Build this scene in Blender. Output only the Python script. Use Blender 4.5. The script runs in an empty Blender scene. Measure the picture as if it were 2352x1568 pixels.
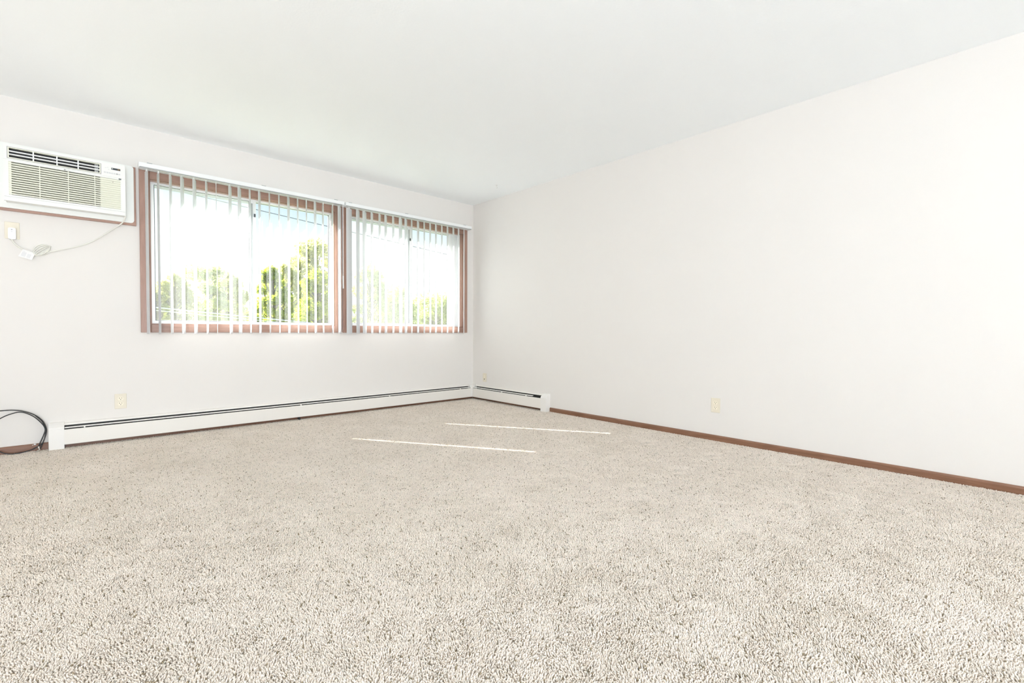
import bpy, bmesh, math, random
import numpy as np
from mathutils import Vector, Matrix

S = bpy.context.scene
COL = S.collection
R = math.radians

# ------------------------------------------------------------------ camera
FPX, W_PX = 1067.48, 2352
yaw, pitch, roll = 0.82420, -0.0230, 0.0038
EYE = Vector((-3.6554, -4.6817, 0.8594))
fw = Vector((math.cos(yaw) * math.cos(pitch), math.sin(yaw) * math.cos(pitch), math.sin(pitch)))
rt = Vector((math.sin(yaw), -math.cos(yaw), 0))
up = rt.cross(fw)
rt2 = math.cos(roll) * rt + math.sin(roll) * up
up2 = -math.sin(roll) * rt + math.cos(roll) * up
cd = bpy.data.cameras.new('camera')
cam = bpy.data.objects.new('camera', cd)
COL.objects.link(cam)
cd.sensor_width = 36.0
cd.lens = FPX / W_PX * 36.0
cd.clip_start, cd.clip_end = 0.05, 500
cam.matrix_world = Matrix(((rt2.x, up2.x, -fw.x, EYE.x), (rt2.y, up2.y, -fw.y, EYE.y),
                           (rt2.z, up2.z, -fw.z, EYE.z), (0, 0, 0, 1)))
S.camera = cam

# ------------------------------------------------------------------ sky, sun, bounce and unseen fill light, exposure
wd = bpy.data.worlds.new('sky')
S.world = wd
wd.use_nodes = True
nt = wd.node_tree
nt.nodes.clear()
tc = nt.nodes.new('ShaderNodeTexCoord')
sx = nt.nodes.new('ShaderNodeSeparateXYZ')
rp = nt.nodes.new('ShaderNodeValToRGB')
bg = nt.nodes.new('ShaderNodeBackground')
wo = nt.nodes.new('ShaderNodeOutputWorld')
nt.links.new(tc.outputs['Generated'], sx.inputs[0])
nt.links.new(sx.outputs['Z'], rp.inputs[0])
cr = rp.color_ramp
cr.elements[0].position, cr.elements[0].color = 0.0, (0.95, 0.98, 1.0, 1)
cr.elements[1].position, cr.elements[1].color = 1.0, (0.16, 0.32, 0.66, 1)
for p, c in ((0.165, (0.93, 0.975, 1.0, 1)), (0.26, (0.54, 0.79, 1.0, 1)), (0.45, (0.36, 0.58, 0.88, 1))):
    e = cr.elements.new(p)
    e.color = c
nt.links.new(rp.outputs[0], bg.inputs['Color'])
nt.links.new(bg.outputs[0], wo.inputs['Surface'])
bg.inputs['Strength'].default_value = 1.12

sl = bpy.data.lights.new('sun', 'SUN')
sl.energy, sl.angle, sl.color = 24.0, R(0.53), (1.0, 0.95, 0.87)
sun = bpy.data.objects.new('sun', sl)
COL.objects.link(sun)
T_SUN = 0.63
hd = Vector((T_SUN, -1, 0)).normalized()
EL = math.atan(0.68)
sun.rotation_euler = Vector((hd.x * math.cos(EL), hd.y * math.cos(EL), -math.sin(EL))).to_track_quat('-Z', 'Y').to_euler()
sun.location = (-8, 14, 12)


def area(name, loc, direction, sx_, sy_, power, color):
    a = bpy.data.lights.new(name, 'AREA')
    a.shape, a.size, a.size_y, a.energy, a.color = 'RECTANGLE', sx_, sy_, power, color
    o = bpy.data.objects.new(name, a)
    COL.objects.link(o)
    o.location = loc
    o.rotation_euler = Vector(direction).to_track_quat('-Z', 'Y').to_euler()
    return o


area('rear_fill', (-4.0, -9.2, 0.45), (-0.25, 1, 0.5), 2.8, 0.72, 104, (0.818, 0.925, 1.03))  # unseen fill light added behind the camera to even out the room
area('bounce_light', (-4.5, -7.6, 0.36), (-0.42, 0.75, 1), 1.6, 1.6, 205, (0.818, 0.925, 1.03))
area('left_fill', (-5.1, -2.2, 0.30), (0.45, 0, 1), 0.6, 2.6, 26, (1.0, 0.92, 0.84))  # unseen warm fill added left of view to lift ceiling and wall

vs = S.view_settings
vs.view_transform, vs.look, vs.exposure, vs.gamma = 'Standard', 'None', 0.15, 1.0
vs.use_curve_mapping = False
try:
    S.cycles.use_denoising = True
    S.cycles.max_bounces = 14
    S.cycles.diffuse_bounces = 10
    S.cycles.transparent_max_bounces = 24
    S.cycles.sample_clamp_indirect = 6.0
    S.cycles.caustics_reflective = False
except Exception:
    pass

# ------------------------------------------------------------------ materials
MATS = {}


def mat(name, color, rough=0.5, metal=0.0, spec=0.5, vary=0.0, scale=8.0, bump=0.0, bscale=60.0):
    m = bpy.data.materials.new(name)
    m.use_nodes = True
    n = m.node_tree.nodes
    l = m.node_tree.links
    b = n['Principled BSDF']
    b.inputs['Base Color'].default_value = (*color, 1)
    b.inputs['Roughness'].default_value = rough
    b.inputs['Metallic'].default_value = metal
    b.inputs['Specular IOR Level'].default_value = spec
    g = n.new('ShaderNodeNewGeometry')
    if vary:
        t = n.new('ShaderNodeTexNoise')
        t.inputs['Scale'].default_value = scale
        t.inputs['Detail'].default_value = 4
        r = n.new('ShaderNodeValToRGB')
        r.color_ramp.elements[0].position, r.color_ramp.elements[1].position = 0.3, 0.7
        r.color_ramp.elements[0].color = (*[c * (1 - vary) for c in color], 1)
        r.color_ramp.elements[1].color = (*[min(1, c * (1 + vary)) for c in color], 1)
        l.new(g.outputs['Position'], t.inputs['Vector'])
        l.new(t.outputs['Fac'], r.inputs['Fac'])
        l.new(r.outputs['Color'], b.inputs['Base Color'])
    if bump:
        t2 = n.new('ShaderNodeTexNoise')
        t2.inputs['Scale'].default_value = bscale
        t2.inputs['Detail'].default_value = 3
        bp = n.new('ShaderNodeBump')
        bp.inputs['Strength'].default_value = bump
        bp.inputs['Distance'].default_value = 0.002
        l.new(g.outputs['Position'], t2.inputs['Vector'])
        l.new(t2.outputs['Fac'], bp.inputs['Height'])
        l.new(bp.outputs['Normal'], b.inputs['Normal'])
    MATS[name] = m
    return m


def wood(name, c1, c2, stretch):
    m = bpy.data.materials.new(name)
    m.use_nodes = True
    n, l = m.node_tree.nodes, m.node_tree.links
    b = n['Principled BSDF']
    g = n.new('ShaderNodeNewGeometry')
    mp = n.new('ShaderNodeMapping')
    mp.inputs['Scale'].default_value = stretch
    t = n.new('ShaderNodeTexNoise')
    t.inputs['Scale'].default_value = 1.0
    t.inputs['Detail'].default_value = 5
    t.inputs['Distortion'].default_value = 0.6
    r = n.new('ShaderNodeValToRGB')
    r.color_ramp.elements[0].position, r.color_ramp.elements[1].position = 0.3, 0.72
    r.color_ramp.elements[0].color, r.color_ramp.elements[1].color = (*c1, 1), (*c2, 1)
    l.new(g.outputs['Position'], mp.inputs['Vector'])
    l.new(mp.outputs[0], t.inputs['Vector'])
    l.new(t.outputs['Fac'], r.inputs['Fac'])
    l.new(r.outputs['Color'], b.inputs['Base Color'])
    b.inputs['Roughness'].default_value = 0.34
    b.inputs['Specular IOR Level'].default_value = 0.5
    MATS[name] = m
    return m


mat('wall_paint', (0.786, 0.758, 0.728), 0.6, spec=0.2, bump=0.06, bscale=140)
mat('ceiling_paint', (0.945, 0.972, 0.99), 0.85, spec=0.1, bump=0.25, bscale=90)
mat('heater_paint', (0.83, 0.80, 0.755), 0.38, spec=0.4)
mat('heater_cap_paint', (0.84, 0.82, 0.79), 0.38, spec=0.4)
mat('dark_metal', (0.035, 0.035, 0.033), 0.55, 0.3)
mat('fin_metal', (0.20, 0.26, 0.26), 0.45, 0.6)
mat('white_plastic', (0.86, 0.875, 0.88), 0.35)
mat('ac_white', (0.83, 0.84, 0.815), 0.42)
mat('ac_cream', (0.79, 0.79, 0.685), 0.45)
mat('ac_dark', (0.012, 0.012, 0.011), 0.6)
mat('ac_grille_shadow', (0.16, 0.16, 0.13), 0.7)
mat('grey_print', (0.42, 0.42, 0.42), 0.6)
mat('pale_print', (0.66, 0.67, 0.68), 0.6)
mat('display_dark', (0.05, 0.06, 0.07), 0.2)
mat('display_amber', (0.16, 0.10, 0.05), 0.3)
mat('sticker_dark', (0.10, 0.12, 0.12), 0.35)
mat('ivory_plate', (0.77, 0.71, 0.585), 0.4)
mat('ivory_face', (0.86, 0.80, 0.66), 0.35)
mat('slot_dark', (0.05, 0.04, 0.02), 0.7)
mat('aluminium', (0.84, 0.86, 0.87), 0.35, 0.1)
mat('alu_grey', (0.42, 0.44, 0.45), 0.4, 0.4)
mat('gasket_dark', (0.06, 0.07, 0.08), 0.6)
mat('cord_white', (0.80, 0.79, 0.73), 0.5)
mat('tag_ink', (0.74, 0.74, 0.75), 0.6)
mat('tag_paper', (0.84, 0.84, 0.83), 0.7)
mat('cable_black', (0.012, 0.012, 0.013), 0.32)
mat('connector_metal', (0.85, 0.84, 0.82), 0.18, 0.9)
mat('wire_grey', (0.30, 0.33, 0.38), 0.6)
mat('wire_pale', (0.75, 0.75, 0.73), 0.5)
mat('bark', (0.24, 0.21, 0.15), 0.9, vary=0.3, scale=6)
mat('grass_ground', (0.16, 0.22, 0.07), 0.95, vary=0.3, scale=2)
mat('hook_metal', (0.78, 0.78, 0.78), 0.3, 0.2)
wood('brown_wood', (0.185, 0.084, 0.046), (0.27, 0.135, 0.08), (5, 5, 60))
wood('brown_wood_wide', (0.33, 0.195, 0.150), (0.42, 0.255, 0.200), (5, 5, 60))
wood('brown_wood_tall', (0.33, 0.195, 0.150), (0.42, 0.255, 0.200), (60, 60, 5))


def vane_material():
    m = bpy.data.materials.new('vane_pvc')
    m.use_nodes = True
    n, l = m.node_tree.nodes, m.node_tree.links
    b = n['Principled BSDF']
    b.inputs['Base Color'].default_value = (0.90, 0.91, 0.92, 1)
    b.inputs['Roughness'].default_value = 0.45
    b.inputs['Specular IOR Level'].default_value = 0.3
    t = n.new('ShaderNodeBsdfTranslucent')
    t.inputs['Color'].default_value = (0.86, 0.88, 0.90, 1)
    mx = n.new('ShaderNodeMixShader')
    mx.inputs[0].default_value = 0.48
    l.new(b.outputs[0], mx.inputs[1])
    l.new(t.outputs[0], mx.inputs[2])
    l.new(mx.outputs[0], n['Material Output'].inputs['Surface'])
    MATS['vane_pvc'] = m


def glass_material():
    m = bpy.data.materials.new('window_glass')
    m.use_nodes = True
    n, l = m.node_tree.nodes, m.node_tree.links
    n.remove(n['Principled BSDF'])
    lw = n.new('ShaderNodeLayerWeight')
    lw.inputs['Blend'].default_value = 0.5
    pw = n.new('ShaderNodeMath')
    pw.operation, pw.inputs[1].default_value = 'POWER', 5.0
    ma = n.new('ShaderNodeMath')
    ma.operation, ma.inputs[1].default_value, ma.inputs[2].default_value = 'MULTIPLY_ADD', 0.85, 0.075
    tr = n.new('ShaderNodeBsdfTransparent')
    tr.inputs['Color'].default_value = (0.975, 0.985, 0.98, 1)
    gl = n.new('ShaderNodeBsdfGlossy')
    gl.inputs['Roughness'].default_value = 0.0
    mx = n.new('ShaderNodeMixShader')
    l.new(lw.outputs['Facing'], pw.inputs[0])
    l.new(pw.outputs[0], ma.inputs[0])
    l.new(ma.outputs[0], mx.inputs[0])
    l.new(tr.outputs[0], mx.inputs[1])
    l.new(gl.outputs[0], mx.inputs[2])
    l.new(mx.outputs[0], n['Material Output'].inputs['Surface'])
    MATS['window_glass'] = m


def screen_material():
    m = bpy.data.materials.new('screen_mesh')
    m.use_nodes = True
    n, l = m.node_tree.nodes, m.node_tree.links
    n.remove(n['Principled BSDF'])
    tr = n.new('ShaderNodeBsdfTransparent')
    df = n.new('ShaderNodeBsdfDiffuse')
    df.inputs['Color'].default_value = (0.62, 0.64, 0.62, 1)
    tl = n.new('ShaderNodeBsdfTranslucent')
    tl.inputs['Color'].default_value = (0.70, 0.72, 0.70, 1)
    m1 = n.new('ShaderNodeMixShader')
    m1.inputs[0].default_value = 0.5
    mx = n.new('ShaderNodeMixShader')
    mx.inputs[0].default_value = 0.08
    l.new(df.outputs[0], m1.inputs[1])
    l.new(tl.outputs[0], m1.inputs[2])
    l.new(tr.outputs[0], mx.inputs[1])
    l.new(m1.outputs[0], mx.inputs[2])
    l.new(mx.outputs[0], n['Material Output'].inputs['Surface'])
    MATS['screen_mesh'] = m


def leaf_material(name, c1, c2, trans):
    m = bpy.data.materials.new(name)
    m.use_nodes = True
    n, l = m.node_tree.nodes, m.node_tree.links
    b = n['Principled BSDF']
    b.inputs['Roughness'].default_value = 0.5
    b.inputs['Specular IOR Level'].default_value = 0.3
    g = n.new('ShaderNodeNewGeometry')
    t = n.new('ShaderNodeTexNoise')
    t.inputs['Scale'].default_value = 1.6
    t.inputs['Detail'].default_value = 6
    r = n.new('ShaderNodeValToRGB')
    r.color_ramp.elements[0].position, r.color_ramp.elements[1].position = 0.36, 0.64
    r.color_ramp.elements[0].color, r.color_ramp.elements[1].color = (*c1, 1), (*c2, 1)
    tl = n.new('ShaderNodeBsdfTranslucent')
    mx = n.new('ShaderNodeMixShader')
    mx.inputs[0].default_value = trans
    l.new(g.outputs['Position'], t.inputs['Vector'])
    l.new(t.outputs['Fac'], r.inputs['Fac'])
    l.new(r.outputs['Color'], b.inputs['Base Color'])
    l.new(r.outputs['Color'], tl.inputs['Color'])
    l.new(b.outputs[0], mx.inputs[1])
    l.new(tl.outputs[0], mx.inputs[2])
    l.new(mx.outputs[0], n['Material Output'].inputs['Surface'])
    MATS[name] = m


def carpet_materials():
    # colour of each tuft: own tone and painted gap shade (attribute) times soft traffic wear and pile-lean shading
    m = bpy.data.materials.new('carpet_yarn')
    m.use_nodes = True
    n, l = m.node_tree.nodes, m.node_tree.links
    b = n['Principled BSDF']
    b.inputs['Roughness'].default_value = 0.95
    b.inputs['Specular IOR Level'].default_value = 0.05
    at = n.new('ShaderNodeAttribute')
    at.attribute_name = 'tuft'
    g = n.new('ShaderNodeNewGeometry')
    t = n.new('ShaderNodeTexNoise')
    t.inputs['Scale'].default_value = 3.2
    t.inputs['Detail'].default_value = 6
    t.inputs['Roughness'].default_value = 0.62
    r = n.new('ShaderNodeValToRGB')
    r.color_ramp.elements[0].position, r.color_ramp.elements[1].position = 0.32, 0.66
    r.color_ramp.elements[0].color = (0.915, 0.905, 0.885, 1)
    r.color_ramp.elements[1].color = (1.0, 1.0, 1.0, 1)
    mx = n.new('ShaderNodeMix')
    mx.data_type, mx.blend_type = 'RGBA', 'MULTIPLY'
    mx.inputs[0].default_value = 1.0
    l.new(g.outputs['Position'], t.inputs['Vector'])
    l.new(t.outputs['Fac'], r.inputs['Fac'])
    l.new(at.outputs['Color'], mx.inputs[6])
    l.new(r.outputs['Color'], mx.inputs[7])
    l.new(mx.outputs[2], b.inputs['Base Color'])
    MATS['carpet_yarn'] = m
    mat('carpet_backing', (0.42, 0.36, 0.28), 0.95, spec=0.05, vary=0.08, scale=40)


vane_material()
glass_material()
screen_material()
carpet_materials()
leaf_material('leaf_yellow_green', (0.46, 0.48, 0.14), (0.78, 0.78, 0.30), 0.6)
leaf_material('leaf_bright_green', (0.32, 0.42, 0.03), (0.70, 0.74, 0.08), 0.6)
leaf_material('leaf_grey_green', (0.38, 0.46, 0.14), (0.68, 0.72, 0.28), 0.45)
leaf_material('leaf_pale_green', (0.46, 0.52, 0.14), (0.80, 0.82, 0.34), 0.5)

# ------------------------------------------------------------------ building helpers
WLOC = {}


def tag(o, label=None, cat=None, group=None, kind=None):
    for k, v in (('label', label), ('category', cat), ('group', group), ('kind', kind)):
        if v:
            o[k] = v
    return o


def thing(name, loc, label=None, cat=None, group=None, kind=None):
    o = bpy.data.objects.new(name, None)
    o.empty_display_size = 0.1
    COL.objects.link(o)
    o.location = loc
    WLOC[o.name] = Vector(loc)
    return tag(o, label, cat, group, kind)


def obj(name, bm, m, parent=None, smooth=False, label=None):
    """one mesh object; bm is in world coordinates"""
    off = WLOC[parent.name] if parent else Vector((0, 0, 0))
    if parent:
        bmesh.ops.translate(bm, verts=bm.verts, vec=-off)
    me = bpy.data.meshes.new(name)
    bmesh.ops.recalc_face_normals(bm, faces=bm.faces)
    bm.to_mesh(me)
    bm.free()
    me.materials.append(MATS[m])
    if smooth:
        for p in me.polygons:
            p.use_smooth = True
    o = bpy.data.objects.new(name, me)
    COL.objects.link(o)
    if parent:
        o.parent = parent
    WLOC[o.name] = off
    if label:
        o['label'] = label
    return o


def box(bm, x0, x1, y0, y1, z0, z1, bev=0.0, seg=2):
    r = bmesh.ops.create_cube(bm, size=1)
    vs_ = r['verts']
    for v in vs_:
        v.co = Vector((x0 + (v.co.x + .5) * (x1 - x0), y0 + (v.co.y + .5) * (y1 - y0), z0 + (v.co.z + .5) * (z1 - z0)))
    if bev:
        es = list({e for v in vs_ for e in v.link_edges})
        bmesh.ops.bevel(bm, geom=es, offset=bev, segments=seg, affect='EDGES', profile=0.5)
    return bm


def B(*a, **k):
    return box(bmesh.new(), *a, **k)


def prism(bm, pts, axis, a0, a1):
    """extrude a closed 2D outline along x ('x': pts are (y,z)), y ((x,z)) or z ((x,y))"""
    def P(p, a):
        return {'x': (a, p[0], p[1]), 'y': (p[0], a, p[1]), 'z': (p[0], p[1], a)}[axis]
    v0 = [bm.verts.new(P(p, a0)) for p in pts]
    v1 = [bm.verts.new(P(p, a1)) for p in pts]
    n = len(pts)
    bm.faces.new(v0)
    bm.faces.new(list(reversed(v1)))
    for i in range(n):
        bm.faces.new((v0[i], v1[i], v1[(i + 1) % n], v0[(i + 1) % n]))
    return bm


def ring_frame(bm, x0, x1, z0, z1, wx, wz, y0, y1, wtop=None):
    """flat rectangular frame in the xz plane, bars wx / wz wide, from y0 to y1"""
    wt = wz if wtop is None else wtop
    out = [(x0, z0), (x1, z0), (x1, z1), (x0, z1)]
    inn = [(x0 + wx, z0 + wz), (x1 - wx, z0 + wz), (x1 - wx, z1 - wt), (x0 + wx, z1 - wt)]
    vo0 = [bm.verts.new((x, y0, z)) for x, z in out]
    vo1 = [bm.verts.new((x, y1, z)) for x, z in out]
    vi0 = [bm.verts.new((x, y0, z)) for x, z in inn]
    vi1 = [bm.verts.new((x, y1, z)) for x, z in inn]
    for i in range(4):
        j = (i + 1) % 4
        bm.faces.new((vo0[i], vo0[j], vi0[j], vi0[i]))
        bm.faces.new((vo1[i], vi1[i], vi1[j], vo1[j]))
        bm.faces.new((vo0[i], vo1[i], vo1[j], vo0[j]))
        bm.faces.new((vi0[i], vi0[j], vi1[j], vi1[i]))
    return bm


def rrect(x0, x1, z0, z1, r, n=5, corners=(1, 1, 1, 1)):
    pts = []
    for k, (cx, cz, a0) in enumerate(((x1 - r, z0 + r, -90), (x1 - r, z1 - r, 0), (x0 + r, z1 - r, 90), (x0 + r, z0 + r, 180))):
        if corners[k]:
            for i in range(n + 1):
                a = R(a0 + 90 * i / n)
                pts.append((cx + r * math.cos(a), cz + r * math.sin(a)))
        else:
            pts.append(((x1, z0), (x1, z1), (x0, z1), (x0, z0))[k])
    return pts


def smooth_path(pts, n=8):
    P = [Vector(p) for p in pts]
    P = [P[0] * 2 - P[1]] + P + [P[-1] * 2 - P[-2]]
    out = []
    for i in range(1, len(P) - 2):
        a, b, c, d = P[i - 1:i + 3]
        for k in range(n):
            t = k / n
            out.append(0.5 * ((2 * b) + (c - a) * t + (2 * a - 5 * b + 4 * c - d) * t * t + (3 * b - a - 3 * c + d) * t ** 3))
    out.append(P[-2])
    return out


def tube(bm, path, r, n=8, r1=None):
    path = [Vector(p) for p in path]
    rings = []
    t = (path[1] - path[0]).normalized()
    nrm = t.orthogonal().normalized()
    for i, p in enumerate(path):
        t = (path[min(i + 1, len(path) - 1)] - path[max(i - 1, 0)]).normalized()
        nrm = (nrm - t * nrm.dot(t)).normalized()
        bn = t.cross(nrm)
        rr = r if r1 is None else r + (r1 - r) * i / (len(path) - 1)
        rings.append([bm.verts.new(p + rr * (math.cos(2 * math.pi * k / n) * nrm + math.sin(2 * math.pi * k / n) * bn)) for k in range(n)])
    for a, b in zip(rings, rings[1:]):
        for k in range(n):
            bm.faces.new((a[k], a[(k + 1) % n], b[(k + 1) % n], b[k]))
    bm.faces.new(rings[0])
    bm.faces.new(list(reversed(rings[-1])))
    return bm


def disc(bm, c, axis, r, depth, n=24, flat=None):
    """short cylinder whose front faces along axis ('y' -> towards -y, 'x' -> towards -x); flat cuts top and bottom"""
    pts = []
    for k in range(n):
        a = 2 * math.pi * k / n
        u, v = r * math.cos(a), r * math.sin(a)
        if flat:
            v = max(-flat, min(flat, v))
        pts.append((u, v))
    if axis == 'y':
        prism(bm, [(c[0] + u, c[2] + v) for u, v in pts], 'y', c[1] - depth, c[1])
    else:
        prism(bm, [(c[1] + u, c[2] + v) for u, v in pts], 'x', c[0] - depth, c[0])
    return bm


def copy_tree(o, parent=None):
    c = o.copy()
    COL.objects.link(c)
    if parent is not None:
        c.parent = parent
    WLOC[c.name] = WLOC.get(o.name, Vector((0, 0, 0)))
    for ch in list(o.children):
        copy_tree(ch, c)
    return c


# ------------------------------------------------------------------ room shell
X0, Y0, H = -5.5, -9.5, 2.44
FZ = -0.006
W1 = (-3.255, -1.765, 0.895, 2.055)      # wall openings x0 x1 z0 z1
W2 = (-1.625, -0.163, 0.895, 2.060)
WT = 0.16
bm = bmesh.new()
xs = [X0 - .12, W1[0], W1[1], W2[0], W2[1], 0.12]
zl, zh = W1[2], W1[3]
box(bm, xs[0], xs[5], 0, WT, FZ - .1, zl)
box(bm, xs[0], xs[5], 0, WT, zh, H + .1)
for i in (0, 2, 4):
    box(bm, xs[i], xs[i + 1], 0, WT, zl, zh)
tag(obj('wall_back', bm, 'wall_paint'), kind='structure')
tag(obj('wall_right', B(0, .12, Y0 - .12, 0, FZ - .1, H + .1), 'wall_paint'), kind='structure')
tag(obj('wall_left', B(X0 - .12, X0, Y0 - .12, 0, FZ - .1, H + .1), 'wall_paint'), kind='structure')
tag(obj('wall_front', B(X0, 0, Y0 - .12, Y0, FZ - .1, H + .1), 'wall_paint'), kind='structure')
tag(obj('ceiling', B(X0, 0, Y0, 0, H, H + .1), 'ceiling_paint'), kind='structure')
tag(obj('floor', B(X0, 0, Y0, 0, FZ - .1, FZ), 'carpet_backing'), kind='structure')
tag(obj('ground', B(-70, 110, WT + .2, 120, -3.9, -3.7), 'grass_ground'), kind='structure')

# baseboards: low brown stained wood with a rounded top
prof = [(0, FZ), (-.013, FZ), (-.013, .034), (-.0105, .041), (-.006, .045), (0, .045)]
bm = prism(bmesh.new(), prof, 'y', Y0, -1.338)
tag(obj('baseboard_right', bm, 'brown_wood'), kind='structure')
bm = prism(bmesh.new(), [(a, b + .006 if b > 0 else b) for a, b in prof], 'x', X0, -3.842)
tag(obj('baseboard_back', bm, 'brown_wood'), kind='structure')
bm = prism(bmesh.new(), [(0, FZ), (-.012, FZ), (-.012, .024), (0, .024)], 'x', -3.755, -.016)
tag(obj('baseboard_behind_heater', bm, 'brown_wood'), kind='structure')
bm = prism(bmesh.new(), [(0, FZ), (-.012, FZ), (-.012, .024), (0, .024)], 'y', -1.255, -.014)
tag(obj('baseboard_corner', bm, 'brown_wood'), kind='structure')


# ------------------------------------------------------------------ windows
def window(name, op, mid, outer, glass):
    """op: wall opening; mid: meeting stile; outer: casing outline; glass: clear glass outline"""
    x0, x1, z0, z1 = op
    ox0, ox1, oz0, oz1 = outer
    w = thing(name, ((x0 + x1) / 2, 0, z0), kind='structure')
    c0 = -.019
    # casing boards on the wall face
    obj('casing_board', B(ox0, x0 + .006, c0, 0, oz0, oz1, bev=.003), 'brown_wood_tall', w)
    obj('casing_board', B(x1 - .006, ox1, c0, 0, oz0, oz1, bev=.003), 'brown_wood_tall', w)
    obj('casing_board', B(x0 + .006, x1 - .006, c0, 0, oz0, z0 + .006, bev=.003), 'brown_wood_wide', w)
    obj('casing_board', B(x0 + .006, x1 - .006, c0, 0, z1 - .006, oz1, bev=.003), 'brown_wood_wide', w)
    # jamb lining
    t = .012
    obj('jamb', ring_frame(bmesh.new(), x0, x1, z0, z1, t, t, 0, .12), 'brown_wood_tall', w)
    jx0, jx1, jz0, jz1 = x0 + t, x1 - t, z0 + t, z1 - t
    # aluminium track frame
    gx0, gx1, gz0, gz1 = glass
    obj('track_frame', ring_frame(bmesh.new(), jx0, jx1, jz0, jz1, .016, .016, .046, .118), 'aluminium', w)
    fx0, fx1, fz0, fz1 = jx0 + .016, jx1 - .016, jz0 + .016, jz1 - .016
    m0, m1 = mid
    # inner (left) sliding sash and outer (right) fixed sash
    for (a, b_, y0, y1, nm, al, ar) in ((fx0, m1, .052, .070, 'sliding_sash', gx0 - fx0, m1 - m0),
                                        (m0, fx1, .076, .094, 'fixed_sash', m1 - m0, fx1 - gx1)):
        bm = bmesh.new()
        box(bm, a, a + al, y0, y1, fz0, fz1, bev=.002)
        box(bm, b_ - ar, b_, y0, y1, fz0, fz1, bev=.002)
        box(bm, a + al, b_ - ar, y0 + .001, y1 - .001, fz0, gz0)
        box(bm, a + al, b_ - ar, y0 + .001, y1 - .001, gz1, fz1)
        s = obj(nm, bm, 'aluminium', w)
        ym = (y0 + y1) / 2
        obj('pane', B(a + al - .006, b_ - ar + .006, ym - .002, ym + .002, gz0 - .006, gz1 + .006), 'window_glass', s)
        obj('gasket', ring_frame(bmesh.new(), a + al - .001, b_ - ar + .001, gz0 - .001, gz1 + .001, .005, .004, ym - .006, ym - .0025), 'gasket_dark', s)
        if nm == 'sliding_sash':
            obj('pull_rail', B(b_ - ar + .012, b_ - ar + .026, y0 - .008, y0, fz0 + .02, fz1 - .02, bev=.002), 'alu_grey', s)
            obj('latch', B(b_ - .018, b_ - .006, y0 - .016, y0, 1.885, 1.915, bev=.003), 'gasket_dark', s)
    # half insect screen outside the sliding sash
    obj('insect_screen', B(fx0 + .012, m0 + .02, .1085, .1095, fz0 + .01, fz1 - .01), 'screen_mesh', w)
    obj('screen_frame', ring_frame(bmesh.new(), fx0, m0 + .032, fz0, fz1, .014, .014, .104, .114), 'aluminium', w)
    return w


window('window_1', W1, (-2.527, -2.473), (-3.314, -1.701, .836, 2.112), (-3.216, -1.800, .931, 2.026))
window('window_2', W2, (-.911, -.862), (-1.693, -.106, .834, 2.116), (-1.580, -.336, .931, 2.030))

# white painted wall strip between the sleeve trim and the window is plain wall; brown trim round the sleeve:
tr = thing('trim_1', (-3.7, 0, 1.665), kind='structure')
obj('trim_board', B(-4.30, -3.334, -.020, 0, 1.664, 1.700, bev=.002), 'brown_wood_wide', tr)
obj('trim_board', B(-3.372, -3.334, -.020, 0, 1.700, 2.116, bev=.002), 'brown_wood_tall', tr)

# ------------------------------------------------------------------ vertical blinds
VD, VW = .075, .089
VZ0, VZ1 = .823, 2.092
B1X = [-3.273, -3.2, -3.121, -3.044, -2.961, -2.878, -2.809, -2.705, -2.634, -2.553, -2.476, -2.394, -2.313, -2.231, -2.149, -2.07, -1.989, -1.914, -1.822, -1.751]
B1P = [-7.0, -4.0, 18.0, 23.5, 24.6, 19.5, 11.0, 26.5, 29.6, 22.0, 26.8, 22.2, 23.6, 30.3, 26.1, 26.4, 33.8, 11.0, 12.0, 42.5]
B2X = [-1.652, -1.559, -1.487, -1.405, -1.317, -1.247, -1.158, -1.07, -1.004, -.93, -.848, -.767, -.687, -.609, -.526, -.445, -.36, -.283, -.202]
B2P = [59.7, 46.8, 50.8, 41.8, 41.5, 44.2, 42.9, 52.3, 47.8, 41.1, 47.2, 42.4, 46.0, 47.1, 45.0, 48.2, 48.9, 47.5, 43.2]


def vane_mesh():
    bm = bmesh.new()
    n, sag, th = 6, .0035, .0007
    fr, bk = [], []
    for i in range(n + 1):
        u = i / n - .5
        y = u * VW
        x = sag * (1 - (2 * u) ** 2)
        fr.append((x + th, y))
        bk.append((x - th, y))
    out = fr + bk[::-1]
    prism(bm, out, 'z', VZ0, VZ1)
    bmesh.ops.recalc_face_normals(bm, faces=bm.faces)
    me = bpy.data.meshes.new('vane')
    bm.to_mesh(me)
    bm.free()
    me.materials.append(MATS['vane_pvc'])
    return me


def stem_mesh():
    bm = bmesh.new()
    box(bm, -.003, .003, -.012, .012, VZ1 - .006, VZ1 + .014, bev=.001)
    me = bpy.data.meshes.new('vane_clip')
    bm.to_mesh(me)
    bm.free()
    me.materials.append(MATS['white_plastic'])
    return me


VM, SM = vane_mesh(), stem_mesh()


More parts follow.
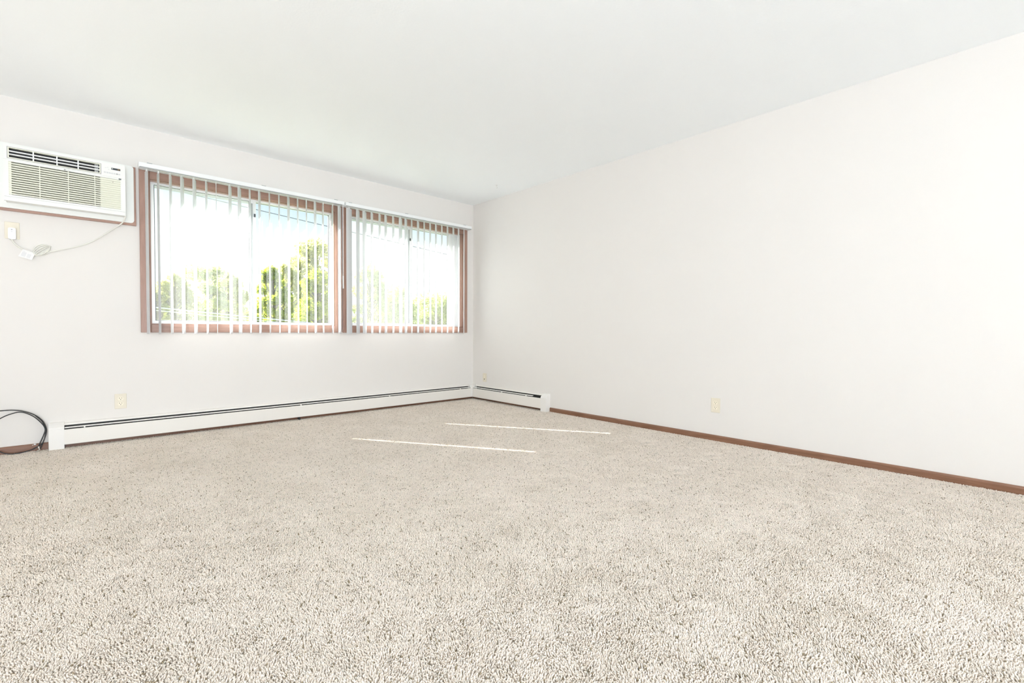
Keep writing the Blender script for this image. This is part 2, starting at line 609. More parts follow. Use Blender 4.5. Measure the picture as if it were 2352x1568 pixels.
def blind(xa, xb, vx, vp, label, wand, clips):
    b = thing('vertical_blind', ((xa + xb) / 2, 0, VZ1), label, 'blind')
    hb, ht = VZ1 + .011, VZ1 + .046
    bm = bmesh.new()
    # channel: open box section with a slot below
    box(bm, xa, xb, -.112, -.106, hb, ht)
    box(bm, xa, xb, -.044, -.038, hb, ht)
    box(bm, xa, xb, -.106, -.044, ht - .004, ht)
    box(bm, xa, xb, -.106, -.080, hb, hb + .003)
    box(bm, xa, xb, -.070, -.044, hb, hb + .003)
    obj('headrail', bm, 'white_plastic', b)
    obj('headrail_shadow_line', B(xa, xb, -.1126, -.1119, hb - .0004, hb + .005), 'alu_grey', b)  # grey strip painting the shadow gap under the valance
    obj('valance', B(xa - .002, xb + .002, -.1225, -.1185, VZ1 + .015, VZ1 + .047, bev=.0015), 'white_plastic', b)
    obj('end_cap', B(xa - .004, xa + .001, -.119, -.036, hb - .001, ht + .001, bev=.001), 'white_plastic', b)
    obj('end_cap', B(xb - .001, xb + .004, -.119, -.036, hb - .001, ht + .001, bev=.001), 'white_plastic', b)
    for cx in clips:
        bm = bmesh.new()
        box(bm, cx - .016, cx + .016, -.124, 0, ht + .0015, ht + .005)
        box(bm, cx - .016, cx + .016, -.004, 0, ht - .02, ht + .02)
        obj('mounting_bracket', bm, 'alu_grey', b)
    first = None
    for x, p in zip(vx, vp):
        v = bpy.data.objects.new('vane', VM)
        COL.objects.link(v)
        v.parent = b
        v.location = Vector((x, -VD, 0)) - b.location
        v.rotation_euler = (0, 0, -R(p))
        s = bpy.data.objects.new('vane_clip', SM)
        COL.objects.link(s)
        s.parent = v
    if wand:
        bm = tube(bmesh.new(), [(wand, -.128, VZ1 + .004), (wand, -.128, 1.30)], .0032, 8)
        tube(bm, [(wand, -.128, 1.40), (wand + .001, -.128, 1.275)], .0058, 8)
        obj('tilt_wand', bm, 'white_plastic', b, smooth=False)
        obj('wand_hook', tube(bmesh.new(), [(wand, -.128, VZ1 + .003), (wand, -.126, VZ1 + .014), (wand, -.112, VZ1 + .014)], .002, 6), 'white_plastic', b)
    return b


blind(-3.318, -1.722, B1X, B1P, 'white vertical blind over the wider left window beside the air conditioner', -1.737, (-3.255, -2.45, -1.80))
blind(-1.700, -.118, B2X, B2P, 'white vertical blind over the window nearest the room corner, vanes turned wider', None, (-1.655, -1.017, -.222))

# ------------------------------------------------------------------ wall air conditioner
AC = thing('air_conditioner', (-3.71, 0, 1.68), 'white through-wall air conditioner with cream louvred front above a brown trim', 'air conditioner')
FX = -.13      # front plane y
bm = bmesh.new()
prism(bm, rrect(-4.075, -3.347, 1.681, 2.118, .022, 6), 'y', -.030, -.0202)
obj('sleeve_flange', bm, 'ac_white', AC)
# cabinet behind the front
bm = bmesh.new()
ring_frame(bm, -4.018, -3.407, 1.716, 2.082, .012, .012, -.115, -.0305)
obj('cabinet', bm, 'ac_white', AC)
# front: upper strip with the outlet and control area, lower intake panel
zt, zb = 2.084, 1.711
vz0, vz1, vx0, vx1 = 1.994, 2.066, -4.003, -3.540
bm = bmesh.new()
fo = rrect(-4.022, -3.402, zb, zt, .006, 4)
# built from bars round the outlet opening and the intake opening
ix0, ix1, iz0, iz1 = -3.985, -3.543, 1.756, 1.968
box(bm, -4.022, vx0, FX, -.1155, 1.984, zt)
box(bm, vx1, -3.402, FX, -.1155, 1.984, zt)
box(bm, vx0, vx1, FX, -.1155, vz1, zt)
box(bm, vx0, vx1, FX, -.1155, 1.984, vz0)
bmesh.ops.remove_doubles(bm, verts=bm.verts, dist=1e-5)
obj('upper_fascia', bm, 'ac_white', AC)
bm = bmesh.new()
fx0, fx1 = -4.000, -3.430
box(bm, -4.022, fx0, FX + .001, -.1155, zb, 1.9835)
box(bm, fx1, -3.402, FX + .001, -.1155, zb, 1.9835)
box(bm, fx0, fx1, FX + .001, -.1155, 1.972, 1.9835)
box(bm, fx0, fx1, FX + .001, -.1155, zb, 1.752)
ip = obj('intake_panel', bm, 'ac_white', AC)
obj('panel_seam', B(-4.020, -3.404, FX - .0004, FX + .0012, 1.7385, 1.7395), 'grey_print', ip)
# dark cavity behind the outlet, with its own walls
obj('outlet_cavity', B(vx0 - .004, vx1 + .004, -.100, -.070, vz0 - .004, vz1 + .004), 'ac_dark', AC)
bm = bmesh.new()
ring_frame(bm, vx0 + .0005, vx1 - .0005, vz0 + .0005, vz1 - .0005, .006, .005, FX - .002, -.108)
obj('outlet_bezel', bm, 'ac_cream', AC)
bm = bmesh.new()
ring_frame(bm, vx0 - .003, vx1 + .003, vz0 - .003, vz1 + .003, .003, .003, FX - .0006, FX + .0006)
obj('bezel_groove', bm, 'grey_print', AC)
for k in range(2):
    z = vz0 + .005 + (vz1 - vz0 - .010) * (k + 1) / 3
    obj('outlet_louvre', B(vx0 + .006, vx1 - .006, FX - .001, -.112, z - .0035, z + .0035, bev=.001), 'white_plastic', AC)
for x in (-3.883, -3.768, -3.660):
    obj('outlet_divider', B(x - .0035, x + .0035, FX - .0025, -.112, vz0 + .005, vz1 - .005, bev=.001), 'white_plastic', AC)
bm = bmesh.new()
box(bm, -3.573, -3.552, -.112, -.104, vz0 + .006, vz1 - .006)
obj('louvre_knob', bm, 'grey_print', AC)
# intake slats: angled blades with dark gaps on the open part, closed ribs at the right
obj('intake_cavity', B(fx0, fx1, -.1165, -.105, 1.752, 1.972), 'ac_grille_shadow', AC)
NS = 14
pz = (1.970 - 1.755) / NS
for k in range(NS):
    z = 1.755 + pz * k
    bm = bmesh.new()
    prism(bm, [(FX - .001, z + .0005), (FX - .001, z + pz * .50), (-.117, z + pz * .80), (-.117, z + .001)], 'x', fx0, fx1)
    s = obj('intake_slat', bm, 'ac_cream', AC)
bm = bmesh.new()
box(bm, ix1, fx1, FX + .0085, -.117, 1.753, 1.971)
obj('closed_backing', bm, 'ac_cream', AC)
for x in (-3.854, -3.712, -3.573):
    obj('intake_rib', B(x - .0025, x + .0025, FX + .002, -.117, 1.753, 1.971), 'ac_cream', AC)
for x in (-3.9935,):
    obj('intake_rib', B(fx0, fx0 + .013, FX + .003, -.117, 1.753, 1.971), 'ac_cream', AC)
# controls, badge, sticker
dp = obj('display', B(-3.481, -3.430, FX - .0015, FX, 2.0375, 2.0515, bev=.001), 'display_dark', AC)
obj('indicator', B(-3.446, -3.433, FX - .0022, FX - .0014, 2.040, 2.049), 'display_amber', dp)
obj('indicator', B(-3.478, -3.472, FX - .0022, FX - .0014, 2.041, 2.048), 'pale_print', dp)
for k in range(7):
    x = -3.522 + k * .0135
    obj('control_button', B(x, x + .011, FX - .0012, FX, 2.007, 2.0155, bev=.001), 'pale_print' if k != 5 else 'grey_print', AC)
for k, (x, z) in enumerate(((-3.516, 2.044), (-3.500, 2.034), (-3.505, 2.048))):
    obj('control_mark', B(x, x + .009, FX - .0006, FX, z, z + .003), 'pale_print', AC)
obj('energy_sticker', B(-3.4405, -3.4255, FX - .0004, FX + .001, 1.9735, 1.9815), 'sticker_dark', AC)
disc_bm = disc(bmesh.new(), (-3.473, FX - .001, 1.9475), 'y', .0022, .002, 10)
obj('panel_screw', disc_bm, 'slot_dark', AC)
bd = obj('badge', disc(bmesh.new(), (-3.729, FX + .001, 1.978), 'y', .0052, .0022, 20), 'grey_print', AC)


def text(name, body, size, loc, parent, m, rot=(R(90), 0, 0)):
    cu = bpy.data.curves.new(name, 'FONT')
    cu.body, cu.size, cu.extrude = body, size, .0002
    o = bpy.data.objects.new(name + '_tmp', cu)
    COL.objects.link(o)
    bpy.context.view_layer.update()
    me = bpy.data.meshes.new_from_object(o.evaluated_get(bpy.context.evaluated_depsgraph_get()))
    bpy.data.objects.remove(o)
    bpy.data.curves.remove(cu)
    me.materials.clear()
    me.materials.append(MATS[m])
    t = bpy.data.objects.new(name, me)
    COL.objects.link(t)
    t.parent = parent
    t.location = Vector(loc) - WLOC[parent.name]
    t.rotation_euler = rot
    WLOC[t.name] = WLOC[parent.name]
    return t


text('badge_lettering', 'LG', .0125, (-3.7215, FX - .0006, 1.9735), AC, 'pale_print')

# power cord, plug and warning tag
cord_pts = [(-3.403, -.112, 1.714), (-3.408, -.108, 1.690), (-3.421, -.095, 1.663), (-3.452, -.075, 1.630), (-3.498, -.055, 1.590), (-3.584, -.036, 1.513), (-3.667, -.026, 1.465),
            (-3.758, -.018, 1.429), (-3.815, -.016, 1.408), (-3.868, -.015, 1.388)]
bm = tube(bmesh.new(), smooth_path(cord_pts, 6), .0046, 8)
for k in range(4):
    # bundled turns: flat slanted loops
    cx, cz = -3.855 - .006 * (k - 2) * .2, 1.414 + .002 * (k - 2)
    loop = []
    for i in range(25):
        a = 2 * math.pi * i / 24
        u, v = (.056 - .003 * k) * math.cos(a), (.006 + .0095 * k) * math.sin(a)
        ca, sa = math.cos(R(42)), math.sin(R(42))
        loop.append((cx + u * ca - v * sa, -.012 - .007 * (k % 3), cz + (u * sa + v * ca)))
    tube(bm, loop, .0033, 7)
tube(bm, smooth_path([(-3.880, -.016, 1.385), (-3.905, -.018, 1.390), (-3.928, -.018, 1.398), (-3.952, -.018, 1.411), (-3.975, -.020, 1.430), (-3.993, -.026, 1.456), (-3.999, -.034, 1.472)], 6), .0042, 8)
pc = obj('power_cord', bm, 'cord_white', AC, smooth=True)
bm = bmesh.new()
prism(bm, rrect(-4.015, -3.978, 1.470, 1.547, .010, 4), 'y', -.040, -.008)
prism(bm, rrect(-4.007, -3.986, 1.490, 1.545, .006, 3), 'y', -.046, -.040)
pl = obj('plug', bm, 'white_plastic', pc)
obj('plug_button', B(-4.000, -3.993, -.0475, -.046, 1.530, 1.536), 'grey_print', pc)
obj('plug_button', B(-4.000, -3.993, -.0475, -.046, 1.517, 1.523), 'pale_print', pc)
# tag: thin folded card hanging at an angle
bm = bmesh.new()
ca, sa = math.cos(R(-18)), math.sin(R(-18))
cx, cz = -3.930, 1.375


def rot2(u, v):
    return (cx + u * ca - v * sa, cz + u * sa + v * ca)


prism(bm, [rot2(-.034, -.028), rot2(.036, -.026), rot2(.036, .026), rot2(-.026, .028)], 'y', -.026, -.0245)
tg = obj('warning_tag', bm, 'tag_paper', pc)
for (a0, a1, b0, b1) in ((-.024, -.002, -.020, .012), (.004, .022, -.020, .008), (-.022, -.012, .015, .020)):
    bm = prism(bmesh.new(), [rot2(a0, b0), rot2(a1, b0), rot2(a1, b1), rot2(a0, b1)], 'y', -.0264, -.0259)
    obj('tag_print', bm, 'tag_ink', pc)


# ------------------------------------------------------------------ outlets and plates
def outlet(loc, wall, label, duplex=True, w=.071, h=.114, group=None):
    """built facing -y at the origin, then turned for the right wall"""
    o = thing('wall_outlet', (0, 0, 0), label, 'outlet', group)
    bm = bmesh.new()
    box(bm, -w / 2, w / 2, -.0055, 0, -h / 2, h / 2, bev=.0025)
    obj('cover_plate', bm, 'ivory_plate', o)
    if duplex:
        for dz in (.0195, -.0195):
            f = obj('socket_face', disc(bmesh.new(), (0, -.0050, dz), 'y', .0172, .0022, 28, .0140), 'ivory_face', o)
            obj('slot', B(-.0078, -.0052, -.0076, -.0070, dz + .000, dz + .0090), 'slot_dark', f)
            obj('slot', B(.0054, .0078, -.0076, -.0070, dz + .001, dz + .0085), 'slot_dark', f)
            obj('slot', disc(bmesh.new(), (0, -.0070, dz - .0068), 'y', .0027, .0006, 12), 'slot_dark', f)
        obj('cover_screw', disc(bmesh.new(), (0, -.0050, 0), 'y', .0032, .0014, 14), 'ivory_plate', o)
    o.location = loc
    if wall == 'right':
        o.rotation_euler = (0, 0, -R(90))
    return o


outlet((-3.443, 0, .305), 'back', 'ivory duplex outlet on the window wall, low above the long heater')
outlet((0, -3.096, .280), 'right', 'ivory duplex outlet alone on the bare right wall above the brown baseboard')
oa = outlet((-3.998, 0, 1.533), 'back', 'beige single outlet plate under the air conditioner with its plug in it', duplex=False)
obj('socket_face', B(-.018 - 3.998 + 3.998, .018, -.0078, -.005, -.016, .018, bev=.002), 'ivory_face', oa)
obj('cover_screw', disc(bmesh.new(), (.004, -.0050, .036), 'y', .003, .0014, 14), 'ivory_plate', oa)
pt = thing('phone_plate', (0, 0, 0), 'narrow beige phone jack plate close to the corner above the short heater', 'wall plate')
obj('cover_plate', B(-.0345, .0345, -.006, 0, -.0525, .0525, bev=.0025), 'ivory_plate', pt)
jk = obj('phone_jack', B(-.008, .008, -.0085, -.0055, -.034, .030, bev=.001), 'ivory_face', pt)
obj('jack_opening', B(-.005, .005, -.0092, -.0084, -.028, -.012), 'slot_dark', jk)
pt.location = (0, -.239, .281)
pt.rotation_euler = (0, 0, -R(90))


# ------------------------------------------------------------------ baseboard heaters
def heater(to_world, length, cap0, cap_len, ticks, damper, label, loc, corner=False, feet=()):
    """profile in (d, z): d = distance out from the wall; runs along s in [0, length]; to_world(s, d, z) -> point"""
    h = thing('baseboard_heater', loc, label, 'heater')

    def P(profile, s0, s1):
        b = bmesh.new()
        v0 = [b.verts.new(to_world(s0, d, z)) for d, z in profile]
        v1 = [b.verts.new(to_world(s1, d, z)) for d, z in profile]
        n = len(profile)
        b.faces.new(v0)
        b.faces.new(v1[::-1])
        for i in range(n):
            b.faces.new((v0[i], v0[(i + 1) % n], v1[(i + 1) % n], v1[i]))
        return b
    e = .0012
    b0, b1 = 0, length
    obj('back_plate', P([(e, .026), (.004, .026), (.004, .174), (.020, .171), (.024, .164), (.026, .164), (.023, .174), (.006, .181), (e, .181)], b0, b1), 'heater_paint', h)
    obj('inner_liner', P([(.0042, .026), (.0055, .026), (.0055, .170), (.0042, .170)], b0, b1), 'dark_metal', h)
    obj('front_panel', P([(.060, .032), (.065, .030), (.066, .033), (.066, .130), (.063, .137), (.056, .1385), (.056, .137), (.062, .1355), (.0645, .129), (.0645, .033), (.060, .0335)], b0, b1), 'heater_paint', h)
    obj('damper', P([(.036, .1520), (.038, .1535), (.055, .1505), (.0565, .1465), (.053, .1480)], damper[0], damper[1]), 'heater_cap_paint', h)
    obj('pipe', P([(.033 + .012 * math.cos(k * math.pi / 5), .082 + .012 * math.sin(k * math.pi / 5)) for k in range(10)], b0, b1), 'fin_metal', h)
    # fins: one joined pack, far too fine to tell apart
    b = bmesh.new()
    nf = max(2, int((damper[1] - damper[0] - .1) / .012))
    for k in range(nf):
        s = damper[0] + .05 + k * .012
        v = [b.verts.new(to_world(s, d, z)) for d, z in ((.008, .050), (.056, .050), (.056, .118), (.008, .118))]
        b.faces.new(v)
    f = obj('heating_fins', b, 'dark_metal', h)
    f['kind'] = 'stuff'
    for s in ticks:
        obj('damper_bracket', P([(.050, .134), (.064, .1365), (.061, .1490), (.052, .1500), (.048, .146)], s - .004, s + .004), 'heater_cap_paint', h)
    for s in feet:
        obj('support_foot', P([(.012, FZ), (.058, FZ), (.058, .024), (.012, .024)], s - .006, s + .006), 'dark_metal', h)
    # end cap: folded sheet box
    cp = [(e, FZ), (.068, FZ), (.0695, .003), (.0695, .146), (.066, .158), (.050, .172), (.026, .185), (.008, .189), (e, .189)]
    c0, c1 = cap0, cap0 + cap_len
    obj('end_cap', P(cp, c0, c1), 'heater_cap_paint', h)
    return h, P


hl, P = heater(lambda s, d, z: (-3.838 + s, -d, z), 3.838 - .072, 0, .080, (.188, 1.713, 2.641, 3.597), (.082, 3.750),
               'long cream baseboard heater under the two windows along the window wall', (-3.838, 0, 0), feet=(1.701,))
# inside corner piece joins the two runs; it belongs to the long one
bm = bmesh.new()
pr = [(0.0012, .034), (.0665, .030), (.0675, .033), (.0675, .136), (.063, .148), (.046, .160), (.026, .178), (.010, .1845), (.0012, .1845)]
pts = [(d, z) for d, z in pr]
A = [bm.verts.new((-.0865, -d, z)) for d, z in pts]
M_ = [bm.verts.new((-max(d, .0012), -max(d, .0012), z)) for d, z in pts]
C_ = [bm.verts.new((-d, -.0865, z)) for d, z in pts]
n = len(pts)
for i in range(n):
    j = (i + 1) % n
    bm.faces.new((A[i], A[j], M_[j], M_[i]))
    bm.faces.new((M_[i], M_[j], C_[j], C_[i]))
bm.faces.new(A)
bm.faces.new(C_[::-1])
obj('corner_cap', bm, 'heater_cap_paint', hl)
hr, P = heater(lambda s, d, z: (-d, -.088 - s, z), 1.247, 1.169, .079, (.528, .935), (.002, 1.033),
               'short cream baseboard heater on the right wall ending at the brown baseboard', (0, -.088, 0))

# ------------------------------------------------------------------ coil of black cable by the heater end
cb = thing('cable_coil', (-3.97, -.03, 0), 'loose coil of thin black cable leaning on the wall left of the long heater', 'cable')
s1 = [(-4.60, -.030, .312), (-4.40, -.028, .300), (-4.20, -.028, .300), (-4.069, -.028, .304), (-4.009, -.028, .302), (-3.958, -.028, .288), (-3.905, -.029, .256), (-3.866, -.030, .207), (-3.850, -.032, .150),
      (-3.857, -.036, .095), (-3.876, -.041, .049), (-3.925, -.045, .018), (-3.985, -.048, .006), (-4.034, -.050, .009), (-4.075, -.050, .033), (-4.12, -.046, .075), (-4.150, -.040, .14), (-4.130, -.034, .205), (-4.069, -.033, .253),
      (-4.019, -.034, .278), (-3.968, -.034, .2845), (-3.914, -.035, .250), (-3.872, -.036, .195), (-3.855, -.038, .151), (-3.866, -.042, .104), (-3.884, -.050, .053), (-3.890, -.056, .032)]
obj('cable', tube(bmesh.new(), smooth_path(s1, 8), .0034, 8), 'cable_black', cb, smooth=True)
bm = bmesh.new()
tube(bm, [(-3.889, -.055, .036), (-3.887, -.060, .026)], .0050, 8)
tube(bm, [(-3.887, -.060, .026), (-3.884, -.064, .018)], .0030, 8)
obj('connector', bm, 'connector_metal', cb)
bm = bmesh.new()
tube(bm, [(-3.884, -.048, .014), (-3.896, -.060, .006)], .0050, 8)
tube(bm, [(-3.896, -.060, .006), (-3.902, -.067, .003)], .0028, 8)
obj('connector', bm, 'connector_metal', cb)
obj('cable_end', tube(bmesh.new(), smooth_path([(-3.905, -.028, .256), (-3.868, -.026, .203), (-3.853, -.026, .150), (-3.858, -.030, .095), (-3.872, -.040, .045), (-3.884, -.048, .014)], 8), .0034, 8), 'cable_black', cb, smooth=True)
bm = tube(bmesh.new(), [(-3.9135, -.0132, .0475), (-3.903, -.0165, .0475)], .0045, 8)
cl = thing('cable_clip', (-3.908, -.015, .0475), 'tiny white cable clip nailed on the brown baseboard by the black coil', 'clip')
obj('clip_body', bm, 'white_plastic', cl)
obj('clip_nail', tube(bmesh.new(), [(-3.920, -.0132, .044), (-3.920, -.0155, .044)], .0025, 8), 'connector_metal', cl)

# small screw hook in the ceiling near the corner
hk = thing('ceiling_hook', (-.327, -.832, H), 'tiny white screw hook in the ceiling near the room corner', 'hook')
obj('base_plate', disc(bmesh.new(), (0, 0, 0), 'y', .010, .003, 14), 'hook_metal', hk)
o = hk.children[0]
o.location, o.rotation_euler = (0, 0, 0), (R(90), 0, 0)
for v in o.data.vertices:
    v.co = v.co + WLOC[hk.name]
hp = [(0, 0, -.002), (0, 0, -.016)] + [(.009 * math.sin(R(a)) , .0, -.025 + .009 * math.cos(R(a))) for a in range(10, 260, 25)]
obj('hook', tube(bmesh.new(), [Vector(p) + Vector((-.327, -.832, H)) for p in hp], .0018, 6), 'hook_metal', hk)


# ------------------------------------------------------------------ carpet pile (stuff): a tufted square repeated over the floor
def carpet():
    rng = np.random.default_rng(4)
    side, n = 0.5, 100
    g = (np.stack(np.meshgrid(np.arange(n), np.arange(n), indexing='ij'), -1).reshape(-1, 2) + .5) * side / n
    g = g + rng.uniform(-.0021, .0021, g.shape)
    N = len(g)
    # lean field: smooth swirl plus per-tuft jitter
    ph = 2 * math.pi / side
    sw = np.sin(g[:, 0] * ph * 2 + 1.3) + np.cos(g[:, 1] * ph * 3) + np.sin((g[:, 0] + g[:, 1]) * ph * 2)
    ang = sw * 1.1 + rng.normal(0, .9, N)
    lean = rng.uniform(.0012, .0052, N)
    h = rng.uniform(.0068, .0104, N)
    keep = rng.uniform(size=N)
    h = np.where(keep < .035, h * .42, h)
    rb = rng.uniform(.0019, .0027, N)
    K = 4
    lv = ((0.0, .85, 0.0), (.55, 1.12, .35), (.90, .78, .85))
    V = np.zeros((N, K * 3 + 1, 3))
    rot = rng.uniform(0, 6.28, N)
    for li, (hz, rr, ln) in enumerate(lv):
        for k in range(K):
            a = rot + 2 * math.pi * k / K + li * .5
            V[:, li * K + k, 0] = g[:, 0] + np.cos(a) * rb * rr + np.cos(ang) * lean * ln
            V[:, li * K + k, 1] = g[:, 1] + np.sin(a) * rb * rr + np.sin(ang) * lean * ln
            V[:, li * K + k, 2] = h * hz
    V[:, -1, 0] = g[:, 0] + np.cos(ang) * lean * 1.05
    V[:, -1, 1] = g[:, 1] + np.sin(ang) * lean * 1.05
    V[:, -1, 2] = h
    f = []
    for li in range(2):
        for k in range(K):
            a, b = li * K + k, li * K + (k + 1) % K
            f.append((a, b, b + K))
            f.append((a, b + K, a + K))
    for k in range(K):
        f.append((2 * K + k, 2 * K + (k + 1) % K, K * 3))
    f = np.array(f)
    nv = K * 3 + 1
    F = (f[None] + (np.arange(N) * nv)[:, None, None]).reshape(-1, 3)
    me = bpy.data.meshes.new('carpet_pile')
    me.vertices.add(N * nv)
    me.vertices.foreach_set('co', (V - np.array([side / 2, side / 2, 0])).reshape(-1))
    me.loops.add(len(F) * 3)
    me.loops.foreach_set('vertex_index', F.reshape(-1).astype(np.int32))
    me.polygons.add(len(F))
    me.polygons.foreach_set('loop_start', np.arange(len(F), dtype=np.int32) * 3)
    me.polygons.foreach_set('use_smooth', np.ones(len(F), bool))
    base = np.array([.925, .84, .755])
    sh = 1 + rng.normal(0, .05, N)
    c = base[None] * sh[:, None]
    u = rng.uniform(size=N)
    c[u < .024] = np.array([.34, .28, .19])  # darker tufts paint the shaded gaps in the pile
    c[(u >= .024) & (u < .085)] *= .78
    c[u > .94] = np.array([.84, .79, .72])
    c = np.clip(c, 0, 1)
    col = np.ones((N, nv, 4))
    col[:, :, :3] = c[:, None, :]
    col[:, :K, :3] *= .88      # colour darker at the root of each tuft
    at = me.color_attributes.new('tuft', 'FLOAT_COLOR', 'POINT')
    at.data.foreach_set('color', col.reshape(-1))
    me.update()
    me.validate()
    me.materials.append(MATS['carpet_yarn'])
    o = bpy.data.objects.new('carpet_pile', me)
    COL.objects.link(o)
    o.location = (0, 0, FZ)
    tag(o, 'beige cut pile carpet covering the whole floor', 'carpet', kind='stuff')
    ng = bpy.data.node_groups.new('repeat_pile', 'GeometryNodeTree')
    ng.interface.new_socket('Geometry', in_out='INPUT', socket_type='NodeSocketGeometry')
    ng.interface.new_socket('Geometry', in_out='OUTPUT', socket_type='NodeSocketGeometry')
    nd, lk = ng.nodes, ng.links
    gi, go = nd.new('NodeGroupInput'), nd.new('NodeGroupOutput')
    nx, ny = int(round(-X0 / side)), int(round(-Y0 / side))
    gr = nd.new('GeometryNodeMeshGrid')
    gr.inputs['Size X'].default_value = side * (nx - 1)
    gr.inputs['Size Y'].default_value = side * (ny - 1)
    gr.inputs['Vertices X'].default_value = nx
    gr.inputs['Vertices Y'].default_value = ny
    tf = nd.new('GeometryNodeTransform')
    tf.inputs['Translation'].default_value = (X0 / 2, Y0 / 2, 0)
    rv = nd.new('FunctionNodeRandomValue')
    rv.data_type = 'INT'
    rv.inputs['Min'].default_value if False else None
    for s_ in rv.inputs:
        if s_.type == 'INT' and s_.name == 'Min':
            s_.default_value = 0
        if s_.type == 'INT' and s_.name == 'Max':
            s_.default_value = 3
    mu = nd.new('ShaderNodeMath')
    mu.operation, mu.inputs[1].default_value = 'MULTIPLY', math.pi / 2
    cx_ = nd.new('ShaderNodeCombineXYZ')
    ip_ = nd.new('GeometryNodeInstanceOnPoints')
    lk.new(gr.outputs['Mesh'], tf.inputs['Geometry'])
    lk.new(tf.outputs[0], ip_.inputs['Points'])
    lk.new(gi.outputs[0], ip_.inputs['Instance'])
    iv = [s_ for s_ in rv.outputs if s_.type == 'INT'][0]
    lk.new(iv, mu.inputs[0])
    lk.new(mu.outputs[0], cx_.inputs['Z'])
    lk.new(cx_.outputs[0], ip_.inputs['Rotation'])
    lk.new(ip_.outputs[0], go.inputs[0])
    md = o.modifiers.new('repeat', 'NODES')
    md.node_group = ng
    return o


carpet()

# ------------------------------------------------------------------ outdoors: trees and overhead wires
GZ = -3.7


def tree(x, y, top, rx, low, leafm, nleaf, seed, label, ls=.12, rz=None, holes=0.0):
    rd = random.Random(seed)
    rg = np.random.default_rng(seed)
    t = thing('tree', (x, y, GZ), label, 'tree')
    zc = (top + low) / 2
    rz = rz or (top - low) / 2
    bm = tube(bmesh.new(), smooth_path([(x, y, GZ), (x + rd.uniform(-.1, .1), y, GZ + (zc - GZ) * .4), (x + rd.uniform(-.2, .2), y, zc), (x + rd.uniform(-.2, .2), y, top - .25 * rz)], 5), .17, 8, .03)
    obj('trunk', bm, 'bark', t, smooth=True)
    # branch ends carry clumps of leaves
    clumps = []
    nb = 46
    for k in range(nb):
        a = rd.uniform(0, 6.283)
        u = rd.uniform(-.9, .93)
        s = math.sqrt(1 - u * u) * (.55 + .4 * rd.random())
        zz = min(zc + rz * u * .93, top - .30 * rx)
        clumps.append(Vector((x + rx * s * math.cos(a), y + rx * s * math.sin(a) * .9, zz)))
    clumps.append(Vector((x, y, top - .30 * rx)))
    bm = bmesh.new()
    for k, c in enumerate(clumps):
        z0 = max(GZ + 1.2, min(c.z - .35 * rz, top - .4 * rz))
        s = Vector((x, y, z0))
        mid = (s + c) / 2 + Vector((rd.uniform(-.15, .15), rd.uniform(-.15, .15), rd.uniform(-.1, .2)))
        tube(bm, [s, mid, c], .045, 5, .008)
    obj('branches', bm, 'bark', t)
    C = np.array([tuple(c) for c in clumps])
    which = rg.integers(0, len(C), nleaf)
    cr_ = rx * .36 * (.75 + .5 * rg.random(len(C)))
    d = rg.normal(size=(nleaf, 3))
    d /= np.linalg.norm(d, axis=1)[:, None]
    rad = cr_[which] * rg.random(nleaf) ** .5
    pos = C[which] + d * rad[:, None] * np.array([1, 1, .8])
    # two-triangle leaves, pointed, folded a little
    ax = rg.normal(size=(nleaf, 3))
    ax /= np.linalg.norm(ax, axis=1)[:, None]
    b = np.cross(ax, rg.normal(size=(nleaf, 3)))
    b /= np.linalg.norm(b, axis=1)[:, None]
    nn = np.cross(ax, b)
    L_ = ls * (.7 + .6 * rg.random(nleaf))[:, None]
    V = np.stack([pos - ax * L_ * .6, pos + b * L_ * .36 + nn * L_ * .12, pos + ax * L_ * .6, pos - b * L_ * .36 + nn * L_ * .12], 1)
    V = V - np.array([x, y, GZ])
    i0 = np.arange(nleaf)[:, None] * 4
    F = np.concatenate([i0 + np.array([[0, 1, 2]]), i0 + np.array([[0, 2, 3]])], 1).reshape(-1, 3)
    me = bpy.data.meshes.new('foliage')
    me.vertices.add(nleaf * 4)
    me.vertices.foreach_set('co', V.reshape(-1))
    me.loops.add(len(F) * 3)
    me.loops.foreach_set('vertex_index', F.reshape(-1).astype(np.int32))
    me.polygons.add(len(F))
    me.polygons.foreach_set('loop_start', np.arange(len(F), dtype=np.int32) * 3)
    me.update()
    me.validate()
    me.materials.append(MATS[leafm])
    o = bpy.data.objects.new('foliage', me)
    COL.objects.link(o)
    o.parent = t
    o['kind'] = 'stuff'
    return t


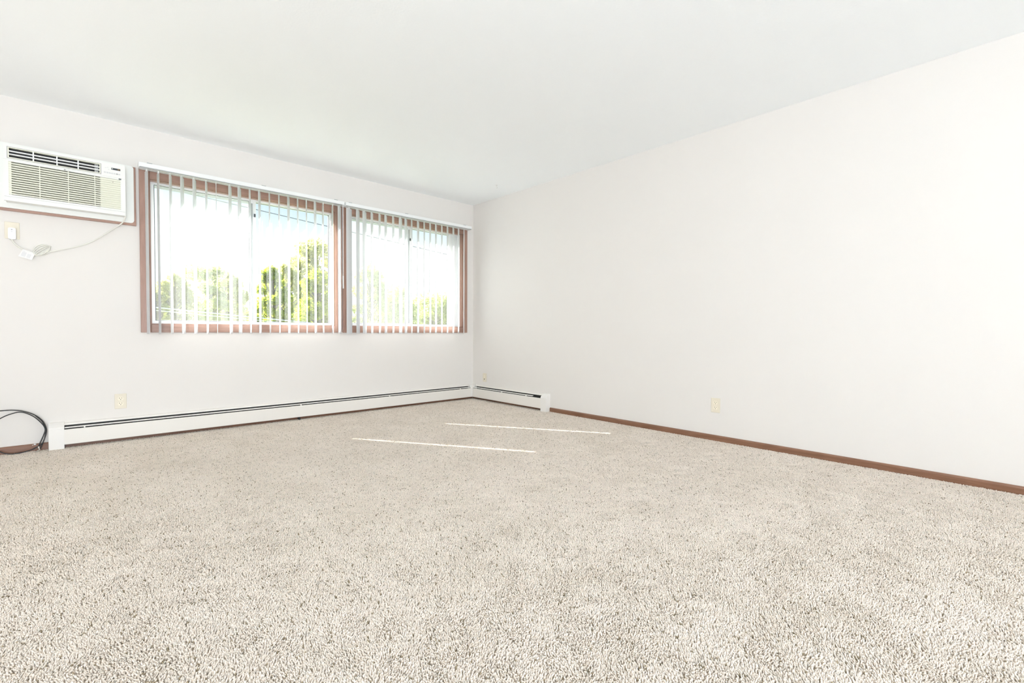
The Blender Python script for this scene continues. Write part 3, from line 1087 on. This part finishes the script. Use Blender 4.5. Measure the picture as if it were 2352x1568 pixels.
tree(-1.45, 19, 2.45, .55, -.8, 'leaf_yellow_green', 6000, 11, 'low yellow-green tree at the left edge of the left window view')
tree(-.25, 24, 3.72, .85, -.8, 'leaf_yellow_green', 11000, 12, 'slender yellow-green tree with pointed top behind the left window', ls=.14)
tree(.35, 18.6, 2.95, .75, -.8, 'leaf_grey_green', 8000, 21, 'small grey-green tree before the broad one in the left window', ls=.10)
tree(2.10, 29, 4.80, 1.85, -.8, 'leaf_grey_green', 19000, 13, 'broad grey-green tree filling the middle of the left window', ls=.16)
tree(1.90, 22.6, 3.80, .80, -.8, 'leaf_yellow_green', 10000, 22, 'yellow-green tree behind the left window meeting stile', ls=.12)
tree(2.90, 19, 3.90, .85, -.8, 'leaf_bright_green', 17000, 14, 'dense bright green tree just right of the left window meeting stile', ls=.10)
tree(5.15, 24.5, 4.80, 1.25, -.8, 'leaf_yellow_green', 17000, 15, 'light yellow-green tree in front of the tallest tree', ls=.13)
tree(5.55, 20.6, 4.10, 1.0, -.8, 'leaf_bright_green', 13000, 23, 'bright green tree under the tallest tree in the left window', ls=.11)
tree(9.25, 31, 7.75, 1.75, -.8, 'leaf_yellow_green', 20000, 16, 'tallest open-crowned tree at the right side of the left window', ls=.17)
tree(8.05, 19.6, 4.60, 1.05, -.8, 'leaf_pale_green', 13000, 17, 'pale green tree behind the left half of the right window', ls=.12)
tree(12.6, 25.5, 4.15, 1.65, -.8, 'leaf_pale_green', 14000, 18, 'lower rounded green tree seen at the right window meeting stile', ls=.14)
tree(19.8, 31, 4.30, 3.0, -.8, 'leaf_pale_green', 18000, 19, 'low pale tree at the far right of the right window view', ls=.19)


def wire(pa, pb, ext0, ext1, r, m, label, sag):
    a, b = Vector(pa), Vector(pb)
    d = b - a
    p0, p1 = a + d * ext0, a + d * ext1
    pts = []
    for k in range(17):
        t = k / 16
        p = p0.lerp(p1, t)
        p.z += sag * ((2 * t - 1) ** 2 - .3)
        pts.append(p)
    c = pts[0]
    w = thing('overhead_wire', tuple(c), label, 'wire')
    obj('strand', tube(bmesh.new(), pts, r, 6), m, w)


wire((-2.136, 12, 4.948), (8.716, 12, 4.076), -.9, 1.9, .013, 'wire_grey', 'thin grey overhead wire crossing high behind both windows', .0)
wire((-2.278, 9, 1.366), (1.603, 9, 1.023), -1.6, 2.6, .016, 'wire_pale', 'upper of two pale wires crossing low behind the left window', .0)
wire((-2.278, 9, 1.296), (1.603, 9, .953), -1.6, 2.6, .012, 'wire_pale', 'lower of two pale wires crossing low behind the left window', .0)
